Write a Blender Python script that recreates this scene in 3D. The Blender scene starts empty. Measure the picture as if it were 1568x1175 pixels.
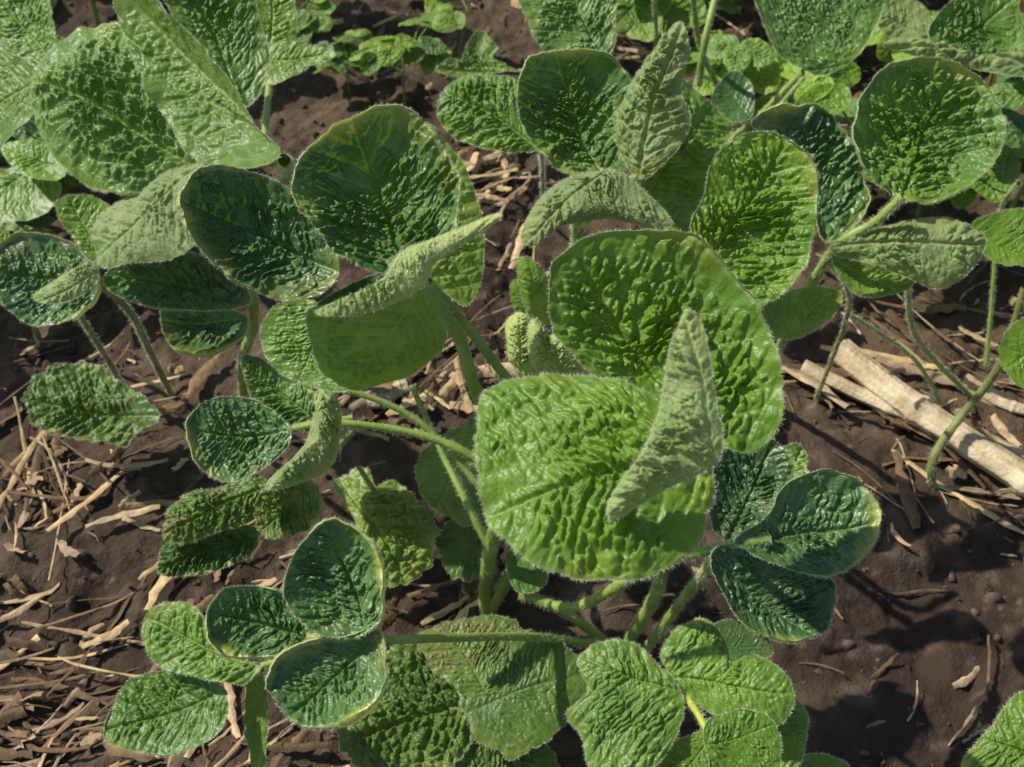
import bpy, math, numpy as np
rng=np.random.default_rng(11)
W,H=1568.0,1175.0
CH=0.55; PITCH=math.radians(50); FOV=math.radians(50)
FPX=W/2/math.tan(FOV/2)
CAM=np.array([0,0,CH])
FWD=np.array([0,math.cos(PITCH),-math.sin(PITCH)]); RT=np.array([1.,0,0]); UP=np.array([0,math.sin(PITCH),math.cos(PITCH)])
def ray(p):
    d=FWD*FPX+RT*(p[0]-W/2)+UP*(H/2-p[1]); return d/np.linalg.norm(d)
def at_z(px,py,z):
    d=ray((px,py)); return CAM+d*((z-CH)/d[2])
def nrm(v):
    v=np.asarray(v,float); return v/np.linalg.norm(v)
TAB=rng.random((256,256))
def vnoise(x,y,o=0):
    x=np.asarray(x)+o*17.3; y=np.asarray(y)+o*9.1
    xi=np.floor(x).astype(int); yi=np.floor(y).astype(int); fx=x-xi; fy=y-yi
    fx=fx*fx*(3-2*fx); fy=fy*fy*(3-2*fy)
    a=TAB[xi%256,yi%256]; b=TAB[(xi+1)%256,yi%256]; c=TAB[xi%256,(yi+1)%256]; d=TAB[(xi+1)%256,(yi+1)%256]
    return (a*(1-fx)+b*fx)*(1-fy)+(c*(1-fx)+d*fx)*fy
def fbm(x,y,o=0,k=4):
    s=0;a=.5
    for i in range(k): s=s+a*vnoise(x*2**i,y*2**i,o+i*3.7); a*=.5
    return s/(1-.5**k)
def sst(x,a,b): t=np.clip((x-a)/(b-a),0,1); return t*t*(3-2*t)
T1=rng.random((64,64)); T2=rng.random((64,64))
def cells(u,v):
    iu=np.floor(u).astype(int); iv=np.floor(v).astype(int)
    F1=np.full(u.shape,9.); F2=np.full(u.shape,9.)
    for i in (-1,0,1):
        for j in (-1,0,1):
            a=iu+i; b=iv+j
            dx=a+.05+.9*T1[a%64,b%64]-u; dy=b+.05+.9*T2[a%64,b%64]-v
            d=np.sqrt(dx*dx+dy*dy)
            n=d<F1
            F2=np.where(n,F1,np.minimum(F2,d)); F1=np.where(n,d,F1)
    return F1,F2
class MB:
    def __init__(s): s.V=[];s.C=[];s.D=[];s.L=[];s.T=[];s.M=[];s.n=0
    def add(s,v,faces,mat,col,col2=None):
        v=np.asarray(v,float); c=np.asarray(col,float)
        if c.ndim==1: c=np.tile(c,(len(v),1))
        s.V.append(v); s.C.append(c); s.D.append(np.zeros((len(v),4)) if col2 is None else col2)
        for f in (faces if isinstance(faces,list) else [faces]):
            f=np.asarray(f)
            if len(f)==0: continue
            s.L.append((f+s.n).ravel()); s.T.append(np.full(len(f),f.shape[1])); s.M.append(np.full(len(f),mat))
        s.n+=len(v)
    def obj(s,name,mats,parent=None,smooth=True):
        V=np.concatenate(s.V);C=np.concatenate(s.C);D=np.concatenate(s.D);L=np.concatenate(s.L);T=np.concatenate(s.T);M=np.concatenate(s.M)
        me=bpy.data.meshes.new(name)
        me.vertices.add(len(V)); me.vertices.foreach_set("co",V.ravel().astype(np.float32))
        me.loops.add(len(L)); me.loops.foreach_set("vertex_index",L.astype(np.int32))
        me.polygons.add(len(T)); st=np.concatenate([[0],np.cumsum(T)[:-1]])
        me.polygons.foreach_set("loop_start",st.astype(np.int32))
        for m in mats: me.materials.append(m)
        me.polygons.foreach_set("material_index",M.astype(np.int32))
        me.polygons.foreach_set("use_smooth",np.full(len(T),smooth))
        me.update(calc_edges=True); me.validate()
        for nm,X in (('lf',C),('lg',D)):
            at=me.attributes.new(nm,"FLOAT_COLOR","POINT"); at.data.foreach_set("color",X.ravel().astype(np.float32))
        o=bpy.data.objects.new(name,me); bpy.context.scene.collection.objects.link(o)
        if parent: o.parent=parent
        return o
def crom(P,k,closed):
    P=np.asarray(P,float); n=len(P); out=[]
    for i in (range(n) if closed else range(n-1)):
        if closed: p0,p1,p2,p3=P[(i-1)%n],P[i],P[(i+1)%n],P[(i+2)%n]
        else: p0,p1,p2,p3=P[max(i-1,0)],P[i],P[i+1],P[min(i+2,n-1)]
        for t in np.arange(k)/k:
            out.append(.5*((2*p1)+(-p0+p2)*t+(2*p0-5*p1+4*p2-p3)*t*t+(-p0+3*p1-3*p2+p3)*t**3))
    if not closed: out.append(P[-1])
    return np.array(out)
def newmat(name):
    m=bpy.data.materials.new(name); m.use_nodes=True; nt=m.node_tree; nt.nodes.clear(); return m,nt
def N(nt,t,**k):
    n=nt.nodes.new(t)
    for a,b in k.items(): setattr(n,a,b)
    return n
def mixc(nt,f,a,b,mode='MIX'):
    n=nt.nodes.new('ShaderNodeMix'); n.data_type='RGBA'; n.blend_type=mode
    for idx,x in ((0,f),(6,a),(7,b)):
        if isinstance(x,bpy.types.NodeSocket): nt.links.new(x,n.inputs[idx])
        elif idx==0: n.inputs[0].default_value=x
        else: n.inputs[idx].default_value=(*x,1)
    return n.outputs[2]
def ramp(nt,x,a,b,lo=0,hi=1):
    n=N(nt,'ShaderNodeMapRange'); n.interpolation_type='SMOOTHSTEP'
    nt.links.new(x,n.inputs[0]); n.inputs[1].default_value=a; n.inputs[2].default_value=b; n.inputs[3].default_value=lo; n.inputs[4].default_value=hi
    return n.outputs[0]
def noise(nt,scale,detail=2,vec=None,rough=.5):
    n=N(nt,'ShaderNodeTexNoise'); n.inputs['Scale'].default_value=scale; n.inputs['Detail'].default_value=detail; n.inputs['Roughness'].default_value=rough
    if vec is None:
        tc=nt.nodes.get('TC') or N(nt,'ShaderNodeTexCoord',name='TC'); vec=tc.outputs['Object']
    nt.links.new(vec,n.inputs['Vector']); return n.outputs['Fac']
def math_(nt,op,a,b=None):
    n=N(nt,'ShaderNodeMath',operation=op)
    for i,x in enumerate((a,b)):
        if x is None: continue
        if isinstance(x,bpy.types.NodeSocket): nt.links.new(x,n.inputs[i])
        else: n.inputs[i].default_value=x
    return n.outputs[0]
def leafmat(name,c1,c2,vein,rim,under,transl=.3,dmg=0.0,yel=.5,rough=.41):
    m,nt=newmat(name); L=nt.links
    at=N(nt,'ShaderNodeAttribute',attribute_name='lf'); sep=N(nt,'ShaderNodeSeparateColor'); L.new(at.outputs['Color'],sep.inputs[0])
    a2=N(nt,'ShaderNodeAttribute',attribute_name='lg'); sp2=N(nt,'ShaderNodeSeparateColor'); L.new(a2.outputs['Color'],sp2.inputs[0])
    R,G,B=sep.outputs; A=at.outputs['Alpha']; NL,NY,ND=sp2.outputs
    base=mixc(nt,NL,c1,c2)
    base=mixc(nt,ramp(nt,B,.0,.8,.3,0),base,vein)
    base=mixc(nt,ramp(nt,R,.15,1,0,.75),base,vein)
    if dmg>0: base=mixc(nt,math_(nt,'MULTIPLY',ND,dmg),base,(.24,.20,.07))
    geo=N(nt,'ShaderNodeNewGeometry')
    base=mixc(nt,math_(nt,'MULTIPLY',geo.outputs['Backfacing'],.75),base,under)
    base=mixc(nt,math_(nt,'MULTIPLY',NY,yel),base,(.42,.42,.07))
    base=mixc(nt,ramp(nt,G,.955,.99,0,.32),base,rim)
    hv=N(nt,'ShaderNodeHueSaturation'); L.new(base,hv.inputs['Color']); L.new(ramp(nt,A,0,1,.8,1.25),hv.inputs['Value']); L.new(ramp(nt,A,0,1,.508,.493),hv.inputs['Hue'])
    base=hv.outputs[0]
    p=N(nt,'ShaderNodeBsdfPrincipled'); L.new(base,p.inputs['Base Color']); p.inputs['Roughness'].default_value=rough; p.inputs['Specular IOR Level'].default_value=.5
    bp=N(nt,'ShaderNodeBump'); bp.inputs['Strength'].default_value=.6; bp.inputs['Distance'].default_value=.00035
    L.new(noise(nt,900,1,rough=.6),bp.inputs['Height']); L.new(bp.outputs[0],p.inputs['Normal'])
    t=N(nt,'ShaderNodeBsdfTranslucent'); tc=mixc(nt,1.0,base,(1.7,1.55,.4),'MULTIPLY'); L.new(tc,t.inputs['Color'])
    mx=N(nt,'ShaderNodeMixShader'); mx.inputs[0].default_value=transl
    L.new(p.outputs[0],mx.inputs[1]); L.new(t.outputs[0],mx.inputs[2])
    o=N(nt,'ShaderNodeOutputMaterial'); L.new(mx.outputs[0],o.inputs[0]); return m
PALE=(.46,.50,.22)
UND=(.19,.30,.075)
KIND={}
mats=[]
def reg(k,m): KIND[k]=len(mats); mats.append(m)
reg('bright',leafmat('leaf_bright',(.140,.280,.020),(.200,.350,.028),(.29,.42,.07),PALE,UND,.34))
reg('mid',leafmat('leaf_mid',(.088,.200,.022),(.140,.265,.032),(.23,.35,.07),PALE,UND,.28))
reg('shade_deep',leafmat('leaf_shade_deep',(.048,.125,.022),(.084,.180,.030),(.16,.26,.06),PALE,UND,.22))  # mid green darkened: shade inside cupped leaves is put into the colour
reg('shade_dark',leafmat('leaf_shade_dark',(.032,.088,.025),(.055,.135,.033),(.12,.21,.06),PALE,(.19,.28,.085),.14,dmg=.2,rough=.37))  # darker green, less translucency: paints the shade on shaded leaves; flecks are damage
reg('pale',leafmat('leaf_pale',(.22,.32,.085),(.32,.41,.13),(.44,.47,.19),PALE,(.3,.38,.13),.27,rough=.6))
reg('under',leafmat('leaf_underside',(.17,.31,.038),(.215,.36,.055),(.32,.43,.11),PALE,(.22,.34,.06),.42,yel=.2))
reg('dull',leafmat('leaf_damaged',(.090,.185,.026),(.150,.250,.038),(.22,.30,.07),(.3,.34,.1),UND,.28,dmg=.6,yel=.7))
def simplemat(name,c1,c2,scale,rough,bump,bscale,transl=0):
    m,nt=newmat(name); L=nt.links
    at=N(nt,'ShaderNodeAttribute',attribute_name='lf')
    b=mixc(nt,ramp(nt,noise(nt,scale,2),.35,.65),c1,c2)
    b=mixc(nt,1.0,b,at.outputs['Color'],'MULTIPLY')
    p=N(nt,'ShaderNodeBsdfPrincipled'); L.new(b,p.inputs['Base Color']); p.inputs['Roughness'].default_value=rough
    if bump:
        bp=N(nt,'ShaderNodeBump'); bp.inputs['Strength'].default_value=.8; bp.inputs['Distance'].default_value=bump
        L.new(noise(nt,bscale,3),bp.inputs['Height']); L.new(bp.outputs[0],p.inputs['Normal'])
    out=p.outputs[0]
    if transl:
        t=N(nt,'ShaderNodeBsdfTranslucent'); L.new(b,t.inputs['Color']); mx=N(nt,'ShaderNodeMixShader'); mx.inputs[0].default_value=transl
        L.new(out,mx.inputs[1]); L.new(t.outputs[0],mx.inputs[2]); out=mx.outputs[0]
    o=N(nt,'ShaderNodeOutputMaterial'); L.new(out,o.inputs[0]); return m
reg('stem',simplemat('stem_green',(.22,.33,.05),(.31,.41,.09),60,.5,.0004,700,.1))
reg('hair',simplemat('leaf_hair',(.72,.75,.52),(.76,.78,.60),60,.5,0,700,.35))
reg('bstem',simplemat('stem_brown',(.17,.17,.05),(.23,.26,.07),60,.6,.0004,700,0))
STRAW=simplemat('straw',(.36,.255,.135),(.50,.38,.22),150,.75,.0008,420,0)
CLOD=simplemat('soil_clod',(.060,.040,.026),(.10,.070,.047),200,.95,0,500,0)
def hairs(mb,P,D,ln,w=.00008):
    n=len(P); D=D/np.linalg.norm(D,axis=1)[:,None]
    S=np.cross(D,rng.normal(size=(n,3))); S/=np.linalg.norm(S,axis=1)[:,None]+1e-9
    ln=ln*(.5+rng.random(n))[:,None]
    v=np.empty((n*3,3)); v[0::3]=P-S*w; v[1::3]=P+S*w; v[2::3]=P+D*ln+rng.normal(size=(n,3))*ln*.15
    mb.add(v,np.arange(n*3).reshape(n,3),KIND['hair'],(1,1,1,1))
def tube(mb,P,r0,r1,kind='stem',fuzz=True,col=(1,1,1,1),sides=8,k=8,hl=.0016):
    P=crom(P,k,False); n=len(P); T=np.gradient(P,axis=0); T/=np.linalg.norm(T,axis=1)[:,None]
    a=nrm([.31,.2,.93]) if abs(T[0][2])<.8 else nrm([.9,.3,.1])
    X=np.cross(T,a); X/=np.linalg.norm(X,axis=1)[:,None]; Y=np.cross(T,X)
    R=np.linspace(r0,r1,n)*(1+.06*np.sin(np.arange(n)*1.7)); th=np.arange(sides)*2*math.pi/sides
    v=P[:,None]+R[:,None,None]*(np.cos(th)[None,:,None]*X[:,None]+np.sin(th)[None,:,None]*Y[:,None])
    i=np.arange(n-1)[:,None]*sides; j=np.arange(sides)[None]; j2=(j+1)%sides
    f=np.stack([i+j,i+j2,i+sides+j2,i+sides+j],-1).reshape(-1,4)
    mb.add(v.reshape(-1,3),f,KIND[kind],col)
    if fuzz:
        ln=np.sum(np.linalg.norm(np.diff(P,axis=0),axis=1)); m=int(ln*9000)
        ii=rng.integers(0,n-1,m); t=rng.random(m)[:,None]; ang=rng.random(m)*2*math.pi
        d=np.cos(ang)[:,None]*X[ii]+np.sin(ang)[:,None]*Y[ii]
        hairs(mb,P[ii]*(1-t)+P[ii+1]*t+d*R[ii][:,None]*.95,d+T[ii]*.3,hl,.00007)
def leaf_core(mb,O,o3,e1,e2,n,L,kind,cup=.08,amp=.016,lip=0.,wave=.034,droop=0,NA=220,NR=72,fold=.0,fuzz=1,sfuzz=0.15,nv=7.5,tint=None,yel=None):
    O=crom(O,10,True)
    s=np.concatenate([[0],np.cumsum(np.linalg.norm(np.diff(np.vstack([O,O[:1]]),axis=0),axis=1))])
    t=np.linspace(0,s[-1],NA,endpoint=False); OO=np.vstack([O,O[:1]])
    O=np.stack([np.interp(t,s,OO[:,0]),np.interp(t,s,OO[:,1])],1)
    x,y=O[:,0],O[:,1]; x1,y1=np.roll(x,-1),np.roll(y,-1); cr=x*y1-x1*y; A=cr.sum()/2
    c=np.array([((x+x1)*cr).sum(),((y+y1)*cr).sum()])/(6*A)
    sd=rng.random()*100
    ta=np.arange(NA)/NA*6.2832
    pe=lambda f,o:vnoise(50+np.cos(ta)*f,50+np.sin(ta)*f,sd+o)-.5
    k=1+.02*pe(14,0)+.05*pe(4.5,5)
    if kind=='dull': k=k+.13*pe(6,40)+.07*pe(15,41)
    O=c+(O-c)*k[:,None]
    r=(np.arange(1,NR+1)/NR)
    P=c+r[:,None,None]*(O-c)[None]
    P=np.concatenate([np.array([[c]]).reshape(1,2),P.reshape(-1,2)]); rr=np.concatenate([[0],np.repeat(r,NA)])
    th=np.concatenate([[0],np.tile(np.arange(NA)/NA,NR)])
    a=P[:,0]/L; b=P[:,1]/L
    b=b+.02*np.sin(a*5+sd); ab=np.abs(b)
    w1=fbm(a*6,b*6,sd+3,3)-.5; w2=fbm(a*6,b*6,sd+13,3)-.5
    q=(a-.72*ab+.30*ab**2)*nv+sd+np.where(b>0,.35,0)+.45*w1
    dv=np.abs(q-np.round(q)); lat=np.exp(-(dv/.085)**2)*np.clip(ab/.02,0,1); mid=np.exp(-(b/.013)**2)
    F1,F2=cells(q*1.8+2.0*w2+np.where(b>0,31,0),(a+1.25*ab)*L/.0115+2.8*w1+sd)
    c1=sst(F2-F1,0,.55); dome1=.4*c1+.6*c1*(1-np.clip(F1,0,1)**1.3)
    F1b,F2b=cells(q*4.0+3*w1+np.where(b>0,17,0),(a+1.25*ab)*L/.0045+3*w2); cb=sst(F2b-F1b,0,.55)*(1-.5*F1b)
    dome=np.clip(1-(1-2*dv)**3,0,1)
    amod=np.clip(-.15+2.1*fbm(a*4,b*4,sd+8,2),.15,1.6)
    hgt=amod*(.95*dome1*(1-.6*lat)*(1-.7*mid)+.45*dome*(1-mid)+.34*cb*(1-.6*lat))-.5*mid+1.2*w2
    fade=1-.75*rr**6
    h=amp*1.3*L*hgt*fade
    h+=-cup*L*(1-rr**2.2)-fold*L*np.exp(-ab/.16)*(1-rr**3)
    h+=-droop*L*np.clip(a,0,2)**2
    per=lambda f,o:(vnoise(50+np.cos(th*6.2832)*f,50+np.sin(th*6.2832)*f,sd+o)-.5)
    h+=wave*L*2*rr**4*(per(1.6,1)+.7*per(5,2))+.016*L*rr**10*per(13,4)
    vein=np.maximum(mid,.75*lat)*(1-rr**10)
    al=rng.random() if tint is None else tint
    col=np.stack([vein,rr*.985,.75*c1+.25*cb,np.full(len(P),al)],1)
    fx,fy=P[:,0]+sd,P[:,1]
    ny=.5*sst(rr,.7,1.0)*sst(fbm(fx*42,fy*42,7,3),.58,.70)
    if yel is not None: ny=np.maximum(ny,sst(rr,.84,.98)*np.clip(1-np.abs(((th-yel+.5)%1)-.5)/.08,0,1)*1.3)
    nd=sst(fbm(fx*105,fy*105,21,4),.58,.66)*sst(fbm(fx*28,fy*28,25,2),.45,.62)
    g2=np.stack([sst(fbm(fx*50,fy*50,2,3),.3,.7),np.clip(ny,0,1),nd,nd*0],1)
    V=o3+P[:,:1]*e1+P[:,1:]*e2+h[:,None]*n
    ctr=np.stack([np.zeros(NA,int),1+np.arange(NA),1+(np.arange(NA)+1)%NA],1)
    nr=NR; NLIP=9
    if lip!=0:
        edge=V[-NA:]
        tg=np.roll(edge,-5,axis=0)-np.roll(edge,5,axis=0); tg/=np.linalg.norm(tg,axis=1)[:,None]
        ow=np.cross(tg,n); ow/=np.linalg.norm(ow,axis=1)[:,None]
        ow*=np.sign(np.sum(ow*((O-c)[:,:1]*e1+(O-c)[:,1:]*e2),axis=1))[:,None]
        rb=sst(pe(1.5,20)+.5,.4,.85)
        if yel is not None: rb=np.maximum(rb*.7,1.1*np.exp(-((((np.arange(NA)/NA-yel+.5)%1)-.5)/.13)**2))
        R=abs(lip)*(.07+.85*rb)*(1+.5*pe(3.5,24)); ex=[]
        aend=2.6+.9*pe(2.5,26)
        for ai in range(1,NLIP+1):
            a_=aend*ai/NLIP
            ex.append(edge+ow*(R*np.sin(a_))[:,None]*.8+n*(np.sign(lip)*R*(1-np.cos(a_))*.9)[:,None])
        V=np.concatenate([V]+ex); col=np.concatenate([col]+[np.tile([.3,.985,.5,al],(NA,1))]*NLIP); g2=np.concatenate([g2]+[g2[-NA:]]*NLIP); nr+=NLIP
    i=1+np.arange(nr-1)[:,None]*NA; j=np.arange(NA)[None]; j2=(j+1)%NA
    f=np.stack([i+j,i+NA+j,i+NA+j2,i+j2],-1).reshape(-1,4)
    if A<0: f=f[:,::-1]; ctr=ctr[:,::-1]
    mb.add(V,[ctr,f],KIND[kind],col,g2)
    if fuzz:
        m=int(s[-1]*7500*fuzz) ; ii=rng.integers(0,NA,m)
        k0=(NR-1 if lip==0 else NR+1)+(rng.integers(0,6,m) if lip!=0 else 0)
        base_i=1+k0*NA
        cen=o3+c[0]*e1+c[1]*e2; E=V[base_i+ii]; d=E-cen; d/=np.linalg.norm(d,axis=1)[:,None]
        t_=rng.random(m)[:,None]; p=E*(1-t_)+V[base_i+(ii+1)%NA]*t_
        hairs(mb,p,d+rng.normal(size=(m,3))*.6+n*.3,.0010,.00007)
    if sfuzz and fuzz:
        m=int(abs(A)*1e6*sfuzz)
        ii=np.clip((np.sqrt(rng.random(m))*NR).astype(int),0,NR-1)*NA+rng.integers(0,NA,m)+1
        hairs(mb,V[ii],n+rng.normal(size=(m,3))*.55+e1*.4,.0012,.00005)
def leaf(mb,kind,z,n,base,tip,pts,**kw):
    pts=np.array(pts,float); n=nrm(n); cpx=pts.mean(0); p0=at_z(cpx[0],cpx[1],z)
    def pl(p):
        d=ray(p); return CAM+d*(np.dot(p0-CAM,n)/np.dot(d,n))
    b3=pl(base); t3=pl(tip); L=np.linalg.norm(t3-b3); e1=(t3-b3)/L; e2=np.cross(n,e1)
    Q=np.array([pl(p)-b3 for p in pts]); O=np.stack([Q@e1,Q@e2],1)
    if 'yat' in kw:
        yp=pl(kw.pop('yat'))-b3; d=np.array([yp@e1,yp@e2])
        OC=crom(O,10,True); s=np.concatenate([[0],np.cumsum(np.linalg.norm(np.diff(OC,axis=0),axis=1))])
        kw['yel']=s[np.argmin(np.linalg.norm(OC-d,axis=1))]/s[-1]
    leaf_core(mb,O,b3,e1,e2,n,L,kind,**kw)
def S(mb,pts,r0,r1,kind='stem',**k): tube(mb,[at_z(*p) for p in pts],r0,r1,kind,**k)
def plant(name):
    e=bpy.data.objects.new(name,None); bpy.context.scene.collection.objects.link(e); return e
def finish(mb,root,part='foliage'): 
    mb.obj(part,mats,root)
BIG=dict(NA=300,NR=100)
# ================================================================== centre plant
m=MB()
leaf(m,'bright',.275,(.05,-.45,.85),(1095,690),(880,370),[(870,385),(905,362),(960,352),(1020,358),(1065,375),(1100,410),(1140,450),(1170,500),(1190,555),(1198,610),(1190,655),(1165,685),(1130,692),(1085,685),(1040,670),(980,640),(920,590),(880,545),(850,500),(840,450),(845,410)],cup=.16,amp=.028,lip=.0013,tint=.1,nv=9,yat=(1060,370),**BIG)
leaf(m,'bright',.29,(-.12,-.2,1),(1095,700),(742,790),[(735,620),(760,590),(810,575),(870,572),(930,580),(985,605),(1040,640),(1085,690),(1095,750),(1080,800),(1050,850),(1000,878),(940,887),(880,882),(820,865),(775,830),(745,790),(735,720)],cup=-.07,amp=.030,lip=-.0011,tint=.3,nv=9,**BIG)
leaf(m,'pale',.318,(-.35,-.5,.7),(1100,705),(1050,480),[(1050,475),(1070,490),(1084,540),(1098,620),(1105,690),(1080,720),(1030,745),(975,775),(938,792),(930,772),(955,735),(988,690),(1010,640),(1018,590),(1030,530)],cup=-.12,amp=.034,lip=-.001,sfuzz=5,tint=.4,yat=(1000,670),**BIG)
S(m,[(745,955,-.01),(745,880,.05),(770,760,.12),(815,620,.19),(838,545,.225)],.0040,.0028)
S(m,[(835,570,.215),(950,640,.235),(1095,700,.272)],.0022,.0016)
S(m,[(800,650,.18),(735,610,.2),(700,510,.24),(640,425,.262)],.0032,.0022)
S(m,[(810,620,.19),(780,585,.2),(715,500,.225),(655,430,.255)],.0024,.0018)
S(m,[(775,760,.115),(740,710,.13),(650,668,.14),(520,648,.15),(445,658,.15)],.0024,.0015)
S(m,[(765,800,.1),(730,740,.12),(640,645,.14),(540,600,.155),(470,590,.16)],.0019,.0013)
S(m,[(755,850,.07),(715,770,.09),(680,700,.1),(630,590,.12)],.0022,.0014)
S(m,[(745,940,.0),(770,900,.04),(790,850,.06),(800,780,.09)],.0036,.0026)
leaf(m,'pale',.245,(-.2,-.7,.6),(800,575),(800,480),[(775,492),(800,478),(822,500),(825,530),(812,575),(795,578),(780,550),(776,520)],cup=-.2,amp=.05,NA=110,NR=36,sfuzz=2,tint=1)
leaf(m,'pale',.235,(.2,-.7,.6),(850,590),(845,515),[(815,550),(830,520),(860,515),(885,545),(890,575),(860,590),(825,580)],cup=-.25,amp=.05,NA=110,NR=36,sfuzz=2,tint=.8)
leaf(m,'pale',.255,(.4,-.7,.6),(815,560),(825,490),[(808,500),(822,488),(838,510),(840,545),(822,562),(810,545)],cup=-.25,amp=.05,NA=90,NR=30,sfuzz=2,tint=1)
leaf(m,'under',.225,(.1,-.8,.5),(835,500),(810,400),[(792,402),(812,396),(835,420),(848,460),(842,495),(815,490),(800,455)],cup=-.1,NA=110,NR=36,sfuzz=1,tint=.6)
leaf(m,'under',.205,(.1,-.8,.5),(820,480),(785,430),[(782,435),(800,430),(820,460),(825,485),(800,485),(785,465)],cup=-.1,NA=100,NR=30,sfuzz=1,tint=.5)
# left trifoliolate
leaf(m,'shade_deep',.285,(.12,-.45,.85),(625,410),(545,190),[(445,285),(455,255),(480,225),(520,200),(560,180),(600,167),(640,185),(675,225),(697,260),(703,310),(692,360),(665,385),(620,408),(580,415),(530,400),(490,360),(455,310)],cup=.24,amp=.038,lip=.0018,tint=.7,nv=8,yat=(530,200),**BIG)
leaf(m,'under',.215,(.3,-.55,.8),(650,420),(700,230),[(650,190),(690,225),(725,290),(740,360),(738,420),(715,470),(680,445),(640,400),(620,330),(625,230)],cup=.03,amp=.014,tint=.5)
leaf(m,'shade_dark',.275,(.1,-.55,.8),(520,410),(290,310),[(287,290),(310,268),(350,262),(400,270),(440,290),(470,320),(500,350),(518,395),(512,430),(480,452),(430,457),(380,440),(335,405),(305,370),(288,335)],cup=.19,amp=.036,lip=.0026,tint=.5,nv=7,yat=(288,345),**BIG)
leaf(m,'under',.235,(.1,-.85,.5),(640,440),(545,592),[(470,475),(520,462),(570,450),(610,440),(655,448),(682,500),(677,530),(640,568),(590,587),(540,597),(500,575),(478,530)],cup=-.06,amp=.014,tint=.35)
leaf(m,'pale',.29,(-.1,-.6,.75),(650,430),(760,333),[(485,478),(540,452),(588,425),(615,385),(672,362),(755,328),(762,338),(705,378),(668,402),(648,438),(604,464),(540,485)],cup=-.07,amp=.026,sfuzz=4,tint=.8)
leaf(m,'mid',.215,(-.1,-.5,.8),(500,480),(450,590),[(403,495),(430,465),(475,460),(510,490),(530,560),(530,600),(480,592),(430,572),(402,535)],cup=.04,amp=.016,tint=.8)
leaf(m,'shade_dark',.245,(.1,-.5,.8),(610,430),(500,470),[(485,470),(530,440),(590,415),(620,415),(615,440),(560,460)],cup=.05,amp=.02,NA=120,NR=30)  # leaf piece added as painted shade for the cavity between leaflets
finish(m,plant('soybean_plant'))
# ================================================================== top-left plants
m=MB()
leaf(m,'mid',.235,(-.2,-.35,.9),(290,245),(60,130),[(50,150),(60,110),(90,70),(130,45),(175,38),(215,60),(250,100),(290,190),(300,250),(260,275),(210,298),(150,290),(100,260),(70,215)],cup=-.08,amp=.030,lip=-.0012,tint=.5,nv=8,sfuzz=1.4,**BIG)
leaf(m,'under',.27,(-.45,-.5,.75),(430,245),(188,-15),[(178,0),(200,-25),(240,0),(290,50),(340,110),(380,180),(432,235),(400,257),(340,264),(300,245),(260,200),(215,120),(185,50)],cup=.05,amp=.008,tint=.0,nv=9,fold=.04,NA=260,NR=80,sfuzz=.8)
leaf(m,'mid',.235,(.2,-.5,.8),(375,160),(290,-20),[(250,-30),(370,-30),(400,40),(413,90),(400,140),(375,162),(330,110),(280,50)],cup=.06,amp=.018,tint=.2)
leaf(m,'under',.21,(-.1,-.4,.8),(410,90),(515,85),[(408,72),(460,65),(515,85),(470,105),(420,130),(405,110)],cup=.03,amp=.01,tint=.4,NA=120,NR=34)
leaf(m,'bright',.2,(.1,-.5,.8),(410,80),(420,-25),[(370,-25),(440,-25),(452,60),(410,80),(390,30)],cup=.03,tint=.3,NA=120,NR=34)
leaf(m,'under',.22,(-.4,-.5,.8),(70,120),(-50,180),[(-60,70),(30,88),(70,100),(62,150),(30,200),(-40,225)],cup=.02,amp=.012,tint=.0)
leaf(m,'bright',.18,(-.2,-.5,.8),(75,95),(-10,-20),[(-20,-20),(60,-30),(85,40),(75,90),(20,88),(-20,50)],cup=.03,amp=.014,tint=.0)
leaf(m,'pale',.22,(-.35,-.4,.9),(310,255),(150,400),[(150,345),(200,300),(275,258),(312,255),(300,300),(285,350),(295,385),(210,402),(155,408)],cup=-.05,amp=.012,sfuzz=1.5,tint=.0)
leaf(m,'shade_dark',.18,(0,-.4,.9),(155,430),(-10,410),[(-10,390),(30,362),(80,365),(120,385),(145,415),(150,455),(110,490),(50,497),(10,470),(-14,430)],cup=.12,amp=.03,lip=.0020,tint=.9)
leaf(m,'pale',.195,(0,-.5,.8),(150,420),(60,465),[(50,455),(90,425),(140,400),(150,420),(130,450),(80,466)],cup=-.05,amp=.03,NA=120,NR=34,tint=.3)
leaf(m,'mid',.175,(.1,-.4,.8),(160,400),(110,310),[(85,315),(130,298),(172,320),(180,370),(155,402),(115,370)],cup=.04,tint=.6,NA=140,NR=40)
leaf(m,'shade_dark',.19,(.1,-.6,.8),(375,460),(170,420),[(158,425),(200,390),(260,383),(320,395),(372,430),(378,468),(310,475),(230,468),(180,452)],cup=.11,amp=.026,lip=.0020,tint=1)
leaf(m,'shade_dark',.16,(0,-.5,.8),(378,490),(250,490),[(247,480),(290,468),(340,472),(378,488),(370,518),(320,538),(268,532)],cup=.25,amp=.03,lip=.0042,tint=1,NA=140,NR=36,yat=(320,538))
leaf(m,'dull',.06,(.1,-.2,.9),(235,640),(40,610),[(38,600),(80,560),(150,560),(190,590),(235,620),(230,660),(180,682),(120,672),(60,655)],cup=.06,amp=.024,tint=.0)
leaf(m,'mid',.1,(0,-.3,.9),(60,250),(-20,300),[(-20,270),(40,255),(90,280),(80,320),(20,340),(-20,330)],cup=.05,tint=.5,NA=120,NR=34)
leaf(m,'bright',.12,(0,-.3,.9),(100,260),(20,230),[(0,225),(50,215),(100,240),(95,275),(40,270)],cup=.05,tint=.5,NA=120,NR=34)
S(m,[(412,70,.205),(412,130,.2),(405,220,.2),(420,250,.22),(310,260,.2),(180,400,.16)],.002,.0014)
S(m,[(435,245,.262),(440,270,.22),(400,330,.15),(380,420,.09)],.0026,.0024)
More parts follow.
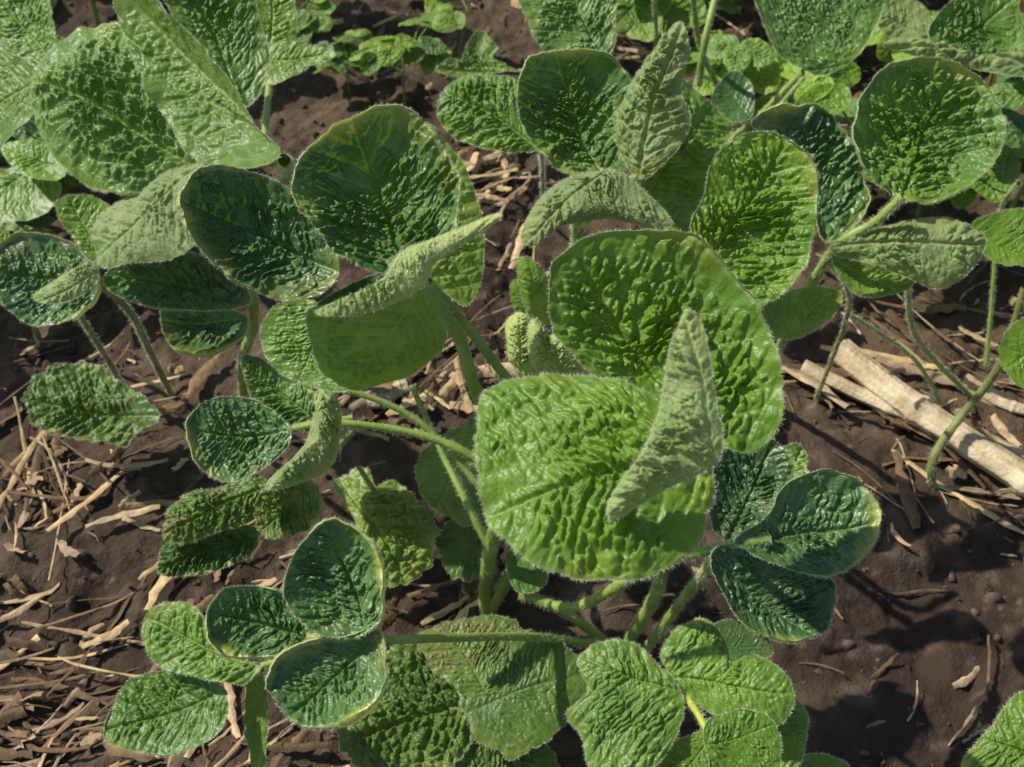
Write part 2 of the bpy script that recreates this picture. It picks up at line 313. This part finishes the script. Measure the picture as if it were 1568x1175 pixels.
S(m,[(385,430,.18),(388,500,.14),(370,560,.08),(378,640,-.01)],.0024,.003)
S(m,[(150,430,.18),(200,480,.14),(230,540,.08),(270,620,-.01)],.0018,.002,'bstem')
S(m,[(120,480,.12),(170,560,.05),(190,600,0)],.0015,.002,'bstem')
S(m,[(20,400,.1),(60,520,.0)],.0015,.002,'bstem')
finish(m,plant('soybean_plant'))
# ================================================================== mid-left low leaves
m=MB()
leaf(m,'shade_dark',.15,(.05,-.4,.85),(445,662),(292,660),[(288,650),(310,618),(350,608),(400,620),(440,650),(442,680),(400,720),(350,740),(310,715)],cup=.13,amp=.034,lip=.0016,tint=1,yat=(295,690))
leaf(m,'pale',.17,(.4,-.4,.8),(490,600),(415,745),[(484,600),(512,598),(520,660),(503,710),(460,738),(412,748),(430,718),(468,685),(482,645)],cup=-.12,amp=.03,lip=-.002,sfuzz=2.5,tint=.3,yat=(500,700))
leaf(m,'shade_deep',.15,(.1,-.4,.85),(485,650),(380,560),[(372,545),(430,565),(478,598),(485,645),(445,655),(390,615)],cup=.05,amp=.03,tint=.8)
leaf(m,'dull',.1,(0,-.3,.9),(405,750),(250,815),[(250,800),(280,760),(340,745),(402,735),(405,785),(335,815),(260,828)],cup=-.04,amp=.03,tint=.3,lip=-.0015)
leaf(m,'shade_deep',.085,(.1,-.3,.9),(390,820),(245,870),[(242,860),(260,830),(330,812),(392,808),(385,850),(310,880),(250,882)],cup=.05,amp=.04,tint=.4)
leaf(m,'dull',.11,(0,-.3,.9),(480,740),(400,810),[(392,780),(420,745),(470,733),(492,770),(465,812),(410,822)],cup=.12,amp=.04,lip=.0018,tint=.4)
leaf(m,'dull',.05,(.05,-.2,1),(520,725),(620,890),[(508,735),(560,718),(575,745),(605,735),(640,770),(668,800),(660,860),(620,893),(580,892),(552,850),(540,790)],cup=-.03,amp=.024,tint=.9)
leaf(m,'dull',.07,(.05,-.4,.9),(740,650),(650,800),[(640,705),(690,660),(740,638),(745,720),(735,800),(700,800),(650,765)],cup=-.03,amp=.014,tint=.9)
leaf(m,'dull',.04,(.05,-.2,.9),(740,830),(650,830),[(670,830),(700,790),(745,790),(760,840),(735,885),(690,880)],cup=.03,amp=.02,tint=.3)
leaf(m,'mid',.06,(.05,-.2,.9),(780,870),(835,880),[(775,850),(810,845),(838,870),(830,900),(790,905)],cup=.03,amp=.02,tint=.3,NA=100,NR=30)
S(m,[(405,745,.1),(450,735,.1),(500,700,.09),(560,640,-.01)],.0014,.0014)
S(m,[(440,660,.15),(470,650,.15),(540,640,.15)],.0014,.0014)
finish(m,plant('soybean_plant'))
# ================================================================== front-left
m=MB()
leaf(m,'shade_dark',.16,(.0,-.5,.8),(560,975),(500,805),[(435,900),(450,850),(480,815),(515,798),(550,815),(575,850),(583,900),(582,950),(545,975),(490,970),(450,940)],cup=.2,amp=.036,lip=.0032,tint=1,nv=7,yat=(575,870))
leaf(m,'shade_dark',.14,(.1,-.4,.85),(485,985),(325,930),[(318,945),(340,905),(390,898),(440,915),(462,950),(488,985),(440,1002),(370,1002),(330,985)],cup=.16,amp=.03,lip=.0026,tint=.8,yat=(350,1000))
leaf(m,'shade_dark',.14,(-.1,-.3,.9),(560,985),(440,1095),[(415,1050),(430,1010),(480,985),(540,980),(580,965),(590,1030),(572,1075),(520,1105),(470,1110),(430,1085)],cup=.21,amp=.032,lip=.0042,tint=1,yat=(550,1095))
leaf(m,'mid',.115,(-.1,-.2,.9),(400,1022),(225,950),[(215,960),(240,928),(290,925),(325,960),(360,1005),(400,1020),(370,1048),(300,1035),(240,1018)],cup=.05,amp=.022,lip=.0007,tint=.5)
leaf(m,'mid',.10,(-.1,-.2,.9),(345,1055),(170,1120),[(165,1100),(190,1050),(240,1030),(300,1030),(345,1058),(342,1110),(300,1145),(240,1155),(168,1135)],cup=.06,amp=.020,lip=.0007,tint=.1)
leaf(m,'under',.09,(-.3,-.5,.8),(395,1030),(395,1190),[(378,1040),(405,1035),(408,1110),(402,1190),(386,1180),(375,1100)],cup=.02,amp=.01,tint=.1,NA=120,NR=30)
S(m,[(955,990,.0),(900,985,.03),(800,975,.075),(600,980,.13),(520,980,.14),(470,975,.14)],.0024,.0014)
S(m,[(400,1020,.11),(470,1000,.12),(560,982,.13)],.0014,.0014)
S(m,[(400,1025,.11),(390,1045,.09),(400,1190,.02)],.0013,.0016)
finish(m,plant('soybean_plant'))
# ================================================================== right-front
m=MB()
leaf(m,'shade_dark',.165,(.15,-.3,.9),(1110,835),(1190,680),[(1088,740),(1098,690),(1160,672),(1200,690),(1215,730),(1190,770),(1150,815),(1110,832),(1088,800)],cup=.12,amp=.02,lip=.0010,tint=.3)
leaf(m,'shade_dark',.17,(.15,-.3,.9),(1120,832),(1335,800),[(1125,828),(1175,790),(1200,745),(1250,725),(1300,735),(1332,770),(1338,820),(1310,860),(1260,882),(1200,868),(1150,848)],cup=.12,amp=.02,lip=.0018,tint=.7,yat=(1335,800))
leaf(m,'shade_dark',.16,(.15,-.35,.9),(1095,845),(1240,975),[(1088,850),(1140,838),(1200,858),(1270,880),(1280,920),(1260,965),(1210,980),(1150,965),(1110,920)],cup=.14,amp=.02,lip=.0018,tint=.3,yat=(1200,978))
leaf(m,'mid',.15,(.2,-.3,.9),(1180,830),(1230,690),[(1195,690),(1225,682),(1235,710),(1215,740),(1190,735)],cup=.05,tint=.9,NA=100,NR=30)
S(m,[(1180,825,.17),(1110,838,.168),(1000,868,.16),(880,930,.08),(800,910,.02)],.0020,.0026)
S(m,[(795,910,.05),(860,935,.045),(930,985,.0)],.0024,.0028)
S(m,[(1100,850,.16),(1060,900,.11),(985,1000,.0)],.0020,.0028)
S(m,[(1015,870,.1),(1000,920,.06),(960,985,.0)],.003,.0034)
leaf(m,'mid',.115,(-.1,-.25,.9),(1040,1060),(890,1010),[(885,1010),(920,985),(970,985),(1010,1020),(1042,1060),(1042,1110),(1010,1165),(960,1200),(910,1200),(890,1130),(866,1095),(900,1060)],cup=-.05,amp=.024,lip=-.0006,tint=.4)
leaf(m,'mid',.12,(-.1,-.3,.9),(1030,1040),(1200,1060),[(1012,1000),(1040,960),(1080,948),(1110,980),(1120,1010),(1150,1000),(1200,1030),(1215,1070),(1190,1110),(1130,1110),(1070,1080),(1030,1040)],cup=-.04,amp=.024,lip=-.0006,tint=.7)
leaf(m,'bright',.125,(0,-.3,.9),(1090,1140),(1190,1110),[(1080,1110),(1130,1088),(1180,1100),(1196,1150),(1180,1220),(1100,1220),(1085,1160)],cup=.04,amp=.024,lip=.0006,tint=.0)
leaf(m,'mid',.10,(.1,-.3,.9),(1170,1050),(1225,1130),[(1150,1010),(1210,1060),(1237,1110),(1210,1190),(1150,1180),(1140,1080)],cup=.04,amp=.024,tint=.7)
leaf(m,'bright',.105,(-.1,-.3,.9),(1080,1140),(1020,1210),[(1090,1130),(1060,1125),(1020,1150),(1000,1230),(1100,1230)],cup=.04,amp=.024,tint=.1)
leaf(m,'shade_dark',.10,(.1,-.3,.9),(1100,990),(1160,990),[(1090,960),(1130,950),(1175,975),(1180,1005),(1140,1010),(1100,1000)],cup=.06,tint=.5,NA=100,NR=30)
S(m,[(960,990,.0),(1010,1030,.08),(1060,1080,.118),(1095,1145,.122)],.0018,.0014,col=(1.5,1.3,.7,1))
leaf(m,'dull',.04,(0,-.2,1),(870,1010),(540,1140),[(520,1110),(570,1020),(640,985),(720,1000),(745,1060),(735,1120),(690,1175),(600,1190),(540,1160)],cup=.03,amp=.022,tint=0,nv=10)
leaf(m,'dull',.05,(0,-.2,1),(740,1080),(890,1030),[(700,1000),(780,965),(860,985),(895,1020),(890,1070),(850,1120),(780,1160),(730,1130),(700,1060)],cup=-.03,amp=.012,tint=.2)
leaf(m,'dull',.055,(.1,-.2,1),(740,1050),(680,960),[(640,985),(700,950),(770,945),(800,975),(780,1040),(740,1070),(690,1050)],cup=-.02,amp=.022,tint=.5)
leaf(m,'dull',.03,(.1,-.2,1),(700,1080),(800,1190),[(680,1100),(760,1090),(830,1130),(850,1190),(800,1230),(700,1230),(660,1160)],cup=-.02,amp=.022,tint=.1)
finish(m,plant('soybean_plant'))
m=MB()
leaf(m,'bright',.16,(-.3,-.3,.9),(1640,1180),(1500,1130),[(1478,1165),(1515,1115),(1562,1062),(1620,1070),(1650,1150),(1620,1220),(1500,1210)],cup=-.04,amp=.026,lip=-.0006,tint=0)
leaf(m,'mid',.05,(0,-.2,.9),(1300,1190),(1230,1160),[(1215,1165),(1260,1155),(1300,1175),(1290,1210),(1230,1210)],tint=.4,NA=100,NR=30)
S(m,[(1600,1150,.155),(1700,1200,.05),(1760,1250,-.01)],.002,.002)
finish(m,plant('soybean_plant'))
# ================================================================== top-centre plant
m=MB()
leaf(m,'mid',.19,(-.1,-.45,.85),(825,225),(680,140),[(670,165),(690,125),(740,115),(790,125),(820,160),(828,225),(780,234),(720,222),(685,200)],cup=-.05,amp=.026,tint=.5)
leaf(m,'shade_deep',.235,(.1,-.5,.8),(930,268),(850,85),[(793,150),(805,100),(840,85),(900,82),(945,100),(970,140),(985,200),(965,250),(920,272),(870,270),(825,228),(800,190)],cup=.2,amp=.034,lip=.0016,tint=.9,nv=8,yat=(870,83),**BIG)
leaf(m,'pale',.25,(-.3,-.6,.7),(978,270),(1040,35),[(942,205),(960,140),(1000,80),(1042,30),(1055,80),(1042,130),(1055,190),(1020,250),(977,274)],cup=-.05,amp=.036,sfuzz=2,tint=.0)
leaf(m,'mid',.22,(.3,-.6,.8),(990,300),(1090,160),[(1040,125),(1080,150),(1118,190),(1112,230),(1085,270),(1078,340),(1030,372),(985,335),(970,285),(1020,240),(1045,190)],cup=.05,amp=.022,tint=.7)
leaf(m,'pale',.235,(-.1,-.5,.8),(920,270),(810,365),[(800,362),(815,320),(850,285),(900,264),(950,266),(990,298),(1030,342),(1000,352),(940,335),(895,340),(850,352),(820,377)],cup=-.14,amp=.026,lip=-.001,sfuzz=4,tint=.0)
leaf(m,'shade_deep',.2,(0,-.5,.8),(930,90),(860,-30),[(798,-30),(930,-30),(942,40),(932,85),(880,92),(830,72),(803,20)],cup=.05,amp=.026,tint=.9)
leaf(m,'bright',.24,(-.1,-.55,.8),(1080,420),(1200,215),[(1080,300),(1090,250),(1130,210),(1180,203),(1220,230),(1246,270),(1247,340),(1235,400),(1200,450),(1160,466),(1110,442),(1075,402),(1060,350)],cup=.14,amp=.032,lip=.0013,tint=.2,nv=9,yat=(1240,265),**BIG)
leaf(m,'shade_dark',.215,(.2,-.5,.8),(1265,370),(1190,180),[(1150,190),(1190,170),(1250,170),(1290,200),(1320,260),(1328,310),(1300,352),(1262,370),(1235,310),(1215,240),(1180,212)],cup=.09,amp=.028,lip=.0014,tint=1,yat=(1195,175))
leaf(m,'mid',.235,(.05,-.5,.85),(1380,303),(1470,110),[(1308,200),(1320,150),(1350,110),(1400,95),(1450,100),(1500,130),(1532,180),(1532,230),(1490,280),(1430,310),(1380,308),(1340,280),(1315,240)],cup=.21,amp=.034,lip=.0018,tint=.4,nv=8,yat=(1470,108),**BIG)
leaf(m,'pale',.2,(-.1,-.5,.8),(1270,382),(1505,370),[(1268,380),(1340,352),(1420,335),(1480,343),(1510,370),(1490,412),(1440,440),(1390,425),(1320,402)],cup=-.06,amp=.022,tint=.0,yat=(1450,438))
leaf(m,'mid',.18,(0,-.5,.8),(1275,395),(1380,450),[(1275,395),(1340,405),(1400,430),(1370,450),(1310,450)],tint=.8,NA=100,NR=30)
leaf(m,'shade_deep',.17,(.1,-.5,.8),(1330,90),(1230,110),[(1165,-30),(1345,-30),(1340,40),(1305,90),(1260,118),(1215,100),(1178,60)],cup=.08,amp=.03,lip=.0010,tint=1)
leaf(m,'mid',.18,(.1,-.5,.8),(1420,90),(1540,10),[(1422,50),(1450,8),(1500,-20),(1550,0),(1562,50),(1520,98),(1460,92)],cup=.08,amp=.03,lip=.0008,tint=.3)
leaf(m,'pale',.15,(.0,-.5,.8),(1440,60),(1340,20),[(1335,20),(1370,-5),(1415,10),(1420,50),(1380,60),(1350,45)],cup=.02,amp=.02,tint=.0,NA=100,NR=30)
leaf(m,'pale',.17,(-.1,-.5,.8),(1590,100),(1360,70),[(1355,68),(1420,60),(1500,90),(1570,80),(1620,90),(1560,120),(1460,100)],cup=-.05,amp=.02,tint=.2,NA=140,NR=34)
leaf(m,'bright',.12,(0,-.4,.8),(1500,360),(1600,400),[(1490,340),(1560,320),(1620,340),(1610,400),(1530,405),(1500,380)],tint=.3,NA=140,NR=40)
leaf(m,'bright',.1,(0,-.4,.8),(1600,520),(1530,570),[(1530,530),(1580,480),(1640,500),(1620,580),(1560,590)],tint=.3,NA=140,NR=40)
leaf(m,'mid',.15,(0,-.4,.8),(1200,520),(1280,440),[(1160,500),(1180,460),(1240,440),(1290,450),(1270,490),(1210,520)],tint=.9,NA=140,NR=40)
leaf(m,'shade_dark',.13,(0,-.4,.8),(1150,180),(1110,130),[(1090,150),(1120,110),(1150,130),(1150,180),(1110,185)],tint=.5,NA=100,NR=30)
leaf(m,'bright',.11,(0,-.4,.8),(1310,170),(1220,160),[(1215,170),(1240,135),(1290,130),(1300,160),(1260,180)],tint=.6,NA=100,NR=30)
leaf(m,'dull',.08,(0,-.4,.8),(780,110),(670,105),[(668,110),(690,90),(705,95),(720,60),(740,50),(760,75),(755,90),(790,110),(760,112),(740,125),(700,118)],tint=.8,NA=140,NR=40,amp=.03)
S(m,[(1383,300,.225),(1340,340,.21),(1275,385,.19),(1215,490,.12),(1160,600,.0)],.0020,.0026)
S(m,[(975,272,.235),(900,330,.22),(870,420,.15),(850,520,.05)],.0022,.0024)
S(m,[(885,335,.225),(880,390,.19),(840,450,.12)],.0030,.0028)
S(m,[(828,225,.18),(830,260,.1),(832,330,0)],.0013,.0013,'bstem')
S(m,[(1000,-20,.15),(1005,60,.1),(1000,100,.05)],.0016,.0016)
S(m,[(1100,-20,.2),(1080,60,.18),(1070,130,.15)],.0022,.0022)
S(m,[(1060,-20,.2),(1075,80,.15),(1130,190,.1)],.0018,.0018)
S(m,[(1230,110,.16),(1160,180,.12),(1110,220,.08)],.0022,.0022)
S(m,[(1270,400,.17),(1300,470,.1),(1250,610,0)],.0012,.0015,'bstem')
S(m,[(1390,440,.12),(1405,520,.07),(1490,610,.0)],.0016,.0016)
S(m,[(1570,440,.12),(1530,560,.07),(1470,640,.03),(1430,700,.02),(1428,750,-.005)],.0022,.0028,'bstem')
S(m,[(1560,280,.14),(1530,330,.1),(1520,450,.05),(1510,560,0)],.0013,.0015)
S(m,[(1300,480,.08),(1400,550,.04),(1450,640,-.005)],.0012,.0014)
S(m,[(1130,250,.15),(1180,180,.17),(1230,120,.17)],.0013,.0013)
finish(m,plant('soybean_plant'))
# ================================================================== neighbouring plants of the rows
def gen_plant(seed):
    m=MB(); h=.12+.10*rng.random(); top=np.array([rng.normal()*.015,rng.normal()*.015,h])
    tube(m,[[0,0,-.01],top*.5+[.004,0,0],top],.0028,.0018,'stem' if rng.random()<.6 else 'bstem',fuzz=False)
    for i in range(7):
        az=rng.random()*6.283; f=.35+.65*(i+1)/7; s=top*f; ln=.04+.05*rng.random()
        d=np.array([math.cos(az),math.sin(az),0]); e=s+d*ln*.8+np.array([0,0,ln*.6])
        tube(m,[s,(s+e)/2+[0,0,-.004],e],.0016,.001,fuzz=False)
        k=['bright','mid','shade_deep','mid','under','bright'][rng.integers(0,6)]
        for a2 in (-1.25,0,1.25):
            L=.040+.024*rng.random(); aa=az+a2+.2*rng.normal(); d2=nrm([math.cos(aa),math.sin(aa),.1*rng.normal()-.15])
            n=nrm(np.array([0,0,1])+rng.normal(size=3)*.25); e2=nrm(np.cross(n,d2)); n=np.cross(d2,e2)
            t=np.linspace(0,6.283,16,endpoint=False)
            O=np.stack([.5-.5*np.cos(t),.38*np.sin(t)*(1+.2*np.cos(t))],1)*L
            leaf_core(m,O,e,d2,e2,n,L,k,cup=.08*rng.normal(),amp=.03,lip=0,droop=.2*rng.random(),NA=90,NR=26,fuzz=0)
    return m
protos=[gen_plant(i).obj('soybean_plant',mats) for i in range(5)]
spots=[(.28,1.06,1),(.42,1.08,1),(.55,1.05,1),(-.5,1.0,1),(-.62,1.0,1),(-.36,1.1,1),(-.2,1.15,1),(0,1.15,1),(.15,1.12,1),
 (-.52,.5,1),(.62,.62,1),(-.3,1.45,1),(-.1,1.45,1),(.1,1.45,1),(.3,1.45,1),(.5,1.45,1),(-.5,1.45,1),(.75,.45,1),(-.65,.7,1),(.8,1.0,1),(-.8,1.0,1),(.75,1.4,1),(-.75,1.4,1)]
for (px,py,s) in [(40,420,.55),(-40,330,.8),(120,330,.5),(10,200,.8),(480,90,.35),(535,140,.3),(620,165,.4),(700,100,.4),(1005,150,.6),(1090,230,.6),(980,20,.6),(1240,330,.6),(1400,350,.55),(1540,330,.7),(1350,190,.6),(1500,180,.7),(1180,80,.7),(1300,40,.8),(1450,40,.8),(840,40,.6),(1620,480,.6),(240,300,.6),(330,60,.8),(150,40,.8),(1120,20,.7),(1560,80,.8)]:
    p=at_z(px,py,0); spots.append((p[0],p[1],s))
for i,(x,y,s0) in enumerate(spots):
    o=protos[i] if i<5 else protos[i%5].copy()
    if i>=5: bpy.context.scene.collection.objects.link(o)
    o.location=(x,y,0); o.rotation_euler=(0,0,rng.random()*6.28); s=s0*(.9+.25*rng.random()); o.scale=(s,s,s)
# ================================================================== ground
def gh(x,y):
    return (.018*(vnoise(x*7,y*7,1)-.5)+.012*(vnoise(x*20,y*20,2)-.5)+.007*(vnoise(x*55,y*55,3)-.5)+.004*(vnoise(x*130,y*130,4)-.5)+.003*(vnoise(x*290,y*290,5)-.5))
def axis(a,b,st,far):
    c=list(np.arange(a,b,st)); 
    g=st; lo=[];v=a
    while v>-far: g*=1.35; v-=g; lo.append(v)
    g=st; hi=[];v=b
    while v<far: g*=1.35; v+=g; hi.append(v)
    return np.array(lo[::-1]+c+hi)
X=axis(-.7,.7,.0026,300); Y=axis(.1,1.2,.0026,300)
gx,gy=np.meshgrid(X,Y); z=gh(gx,gy)
m=MB(); nx,ny=len(X),len(Y); i=np.arange(ny-1)[:,None]*nx; j=np.arange(nx-1)[None]
xr,yr=gx.ravel(),gy.ravel()
a_=sst(fbm(xr*9,yr*9,61,4),.3,.7); b_=sst(fbm(xr*70,yr*70,66,3),.5,.75); c_=sst(vnoise(xr*330,yr*330,69),.86,.95)*sst(fbm(xr*14,yr*14,71,2),.35,.65)
m.add(np.stack([xr,yr,z.ravel()],1),np.stack([i+j,i+j+1,i+nx+j+1,i+nx+j],-1).reshape(-1,4),0,np.stack([a_,b_,c_,a_*0+1],1))
sm,nt=newmat('soil'); L=nt.links
at=N(nt,'ShaderNodeAttribute',attribute_name='lf'); sep=N(nt,'ShaderNodeSeparateColor'); L.new(at.outputs['Color'],sep.inputs[0])
c=mixc(nt,sep.outputs[0],(.048,.031,.020),(.098,.066,.042))
c=mixc(nt,math_(nt,'MULTIPLY',sep.outputs[1],.6),c,(.15,.105,.068))
c=mixc(nt,math_(nt,'MULTIPLY',sep.outputs[2],.5),c,(.28,.20,.12))
p=N(nt,'ShaderNodeBsdfPrincipled'); L.new(c,p.inputs['Base Color']); p.inputs['Roughness'].default_value=.9; p.inputs['Specular IOR Level'].default_value=.2
bp=N(nt,'ShaderNodeBump'); bp.inputs['Distance'].default_value=.003; bp.inputs['Strength'].default_value=.9
L.new(noise(nt,300,4,rough=.7),bp.inputs['Height']); L.new(bp.outputs[0],p.inputs['Normal'])
o_=N(nt,'ShaderNodeOutputMaterial'); L.new(p.outputs[0],o_.inputs[0])
m.obj('ground',[sm])
m=MB()
th=np.array([0,1,2,3,4,5])*math.pi/3
base=np.concatenate([[[0,0,1]],np.stack([np.cos(th)*.9,np.sin(th)*.9,th*0+.4],1),np.stack([np.cos(th+.5),np.sin(th+.5),th*0-.4],1)])
F=[[0,1+k,1+(k+1)%6] for k in range(6)]; Q=[[1+k,7+k,7+(k+1)%6,1+(k+1)%6] for k in range(6)]
for k in range(7000):
    x=rng.uniform(-.7,.7); y=rng.uniform(.12,1.2)
    s=.0008+.0034*rng.random()**4
    v=base*(s*(.7+.6*rng.random(3)))*(1+.25*rng.normal(size=(13,1))); g=.6+.8*rng.random()
    m.add(v+[x,y,gh(x,y)+s*.1],[np.array(F),np.array(Q)],0,(g,g,g,1))
m.obj('soil_clods',[CLOD],smooth=True)
# straw litter
m=MB()
def strip(x,y,az,ln,w,lift,g,tilt=0.,z0=0):
    n=9; t=np.linspace(-.5,.5,n); bend=rng.normal()*.2
    px=x+np.cos(az)*t*ln-np.sin(az)*(t**2)*bend*ln; py=y+np.sin(az)*t*ln+np.cos(az)*(t**2)*bend*ln
    px=px+rng.normal(size=n)*w*.12; py=py+rng.normal(size=n)*w*.12
    pz=gh(x,y)+lift+t*ln*tilt+z0
    pz=np.maximum(np.full(n,1)*pz,gh(px,py)+.0004)
    ww=w*(.6+.4*np.cos(t*2.6))*(1+.2*rng.normal(size=n)); rl=rng.normal()*.35
    sx,sy=-np.sin(az),np.cos(az); V=[]
    for s_,dz in ((-1,0),(-.35,.35),(.35,.35),(1,0)):
        V.append(np.stack([px+sx*s_*ww/2,py+sy*s_*ww/2,pz+(dz*w*.4)+s_*w*.5*rl+w*.12],1))
    V=np.stack(V,1).reshape(-1,3); i=np.arange(n-1)[:,None]*4; j=np.arange(3)[None]
    f=np.stack([i+j,i+j+1,i+5+j,i+4+j],-1).reshape(-1,4)
    gg=(.75+.5*rng.random((n*4,1)))*np.array(g)[None]
    m.add(V,f,0,np.concatenate([gg,np.ones((n*4,1))],1))
def scol():
    k=rng.random()
    if k<.5: b=.2+.28*rng.random(); return (b,b*.78,b*.58)
    b=.6+.65*rng.random(); return (b,b*(.9+.08*rng.random()),b*(.78+.2*rng.random()))
for k in range(1100):
    x=rng.uniform(-.75,.75); y=rng.uniform(.14,1.3)
    if vnoise(x*5,y*5,31)<.5 and rng.random()<.85: continue
    strip(x,y,rng.random()*6.283,.005+.024*rng.random()**2,.0008+.0028*rng.random()**2,.0005+.003*rng.random(),scol(),rng.normal()*.05)
for (cx,cy,n,sp,az,lmax,wm) in [(30,1060,75,.04,.35,.09,.007),(110,1150,30,.03,.2,.07,.006),(35,740,35,.025,1.9,.08,.006),(60,800,14,.03,-.6,.05,.005),(620,600,50,.04,.5,.05,.008),(690,560,45,.03,1.2,.05,.008),(740,280,45,.03,.9,.04,.006),(400,870,35,.03,.8,.05,.006),(1400,600,40,.05,-.6,.08,.006),(1500,700,30,.04,-.6,.08,.006),(1230,150,50,.05,.3,.05,.007),(110,590,35,.05,.5,.05,.006),(640,930,35,.03,.7,.04,.007),(960,50,30,.04,2.8,.08,.007),(350,1150,15,.02,1.2,.05,.005),(1390,1030,5,.02,.8,.03,.004),(1500,470,40,.05,-.3,.06,.007),(620,20,30,.06,.1,.06,.007),(870,450,30,.04,1.,.05,.007),(230,700,25,.04,.6,.05,.006)]:
    p_=at_z(cx,cy,0)
    for k in range(n):
        strip(p_[0]+rng.normal()*sp,p_[1]+rng.normal()*sp*.8,az+rng.normal()*.5,.010+lmax*rng.random()**1.8,.001+wm*rng.random()**2.2,.001+.008*rng.random(),scol(),rng.normal()*.06)
m.obj('straw_litter',[STRAW])
SM=simplemat('dry_stalk',(.42,.33,.20),(.68,.58,.41),60,.7,.0016,350,0)
def stalk(a,b,r):
    m=MB(); A=at_z(a[0],a[1],r*.9); B=at_z(b[0],b[1],r*.9); n=60; t=np.linspace(0,1,n)
    P=A[None]*(1-t[:,None])+B[None]*t[:,None]; T=nrm(B-A); X_=nrm(np.cross(T,[0,0,1])); Y_=np.cross(X_,T)
    P=P+X_*(.003*np.sin(t*5))[:,None]
    R=r*(1+.22*np.exp(-((t-.38)/.018)**2)+.2*np.exp(-((t-.82)/.018)**2)); sd=40; th=np.arange(sd)*6.283/sd
    rr=1+.06*np.sin(th*5)+.04*np.sin(th*11)+.03*np.sin(th*19)
    V=P[:,None]+(R[:,None]*rr[None])[...,None]*(np.cos(th)[None,:,None]*X_+np.sin(th)[None,:,None]*Y_*.75)
    i=np.arange(n-1)[:,None]*sd; j=np.arange(sd)[None]; j2=(j+1)%sd
    g=.6+.65*fbm(np.tile(th*7,(n,1)),np.tile(t[:,None]*9,(1,sd)),44,3).ravel()
    m.add(V.reshape(-1,3),np.stack([i+j,i+j2,i+sd+j2,i+sd+j],-1).reshape(-1,4),0,np.stack([g,g*.95,g*.88,g*0+1],1))
    m.add(V[0],np.arange(sd)[None],0,(.5,.4,.3,1)); m.add(V[-1],np.arange(sd)[None],0,(.5,.4,.3,1))
    m.obj('dry_corn_stalk',[SM])
stalk((1285,535),(1640,790),.0100); stalk((1230,560),(1600,720),.005); stalk((1500,600),(1640,650),.004); stalk((560,612),(625,595),.006)
# ================================================================== light, camera
Sd=nrm([-.68,.26,.82]); el=math.asin(Sd[2]); az=math.atan2(Sd[0],Sd[1])
from mathutils import Vector
sl=bpy.data.lights.new('sun','SUN'); sl.energy=5.0; sl.angle=math.radians(.53); sl.color=(1,.96,.86)
so=bpy.data.objects.new('sun',sl); so.rotation_euler=Vector(Sd).to_track_quat('Z','Y').to_euler(); so.location=(0,0,3); bpy.context.scene.collection.objects.link(so)
w=bpy.data.worlds.new("World"); bpy.context.scene.world=w; w.use_nodes=True; nt=w.node_tree; bg=nt.nodes['Background']
sk=nt.nodes.new('ShaderNodeTexSky'); sk.sky_type='NISHITA'; sk.sun_disc=False; sk.sun_elevation=el; sk.sun_rotation=az
nt.links.new(sk.outputs[0],bg.inputs[0]); bg.inputs[1].default_value=.125
cd=bpy.data.cameras.new('camera'); cd.sensor_width=36; cd.lens=18/math.tan(FOV/2); cd.clip_start=.01; cd.clip_end=1000
co=bpy.data.objects.new('camera',cd); co.location=(0,0,CH); co.rotation_euler=(math.pi/2-PITCH,0,0); bpy.context.scene.collection.objects.link(co)
cd.dof.use_dof=True; cd.dof.focus_distance=.42; cd.dof.aperture_fstop=22
sc=bpy.context.scene; sc.camera=co
sc.view_settings.view_transform='Standard'; sc.view_settings.look='None'; sc.view_settings.exposure=0
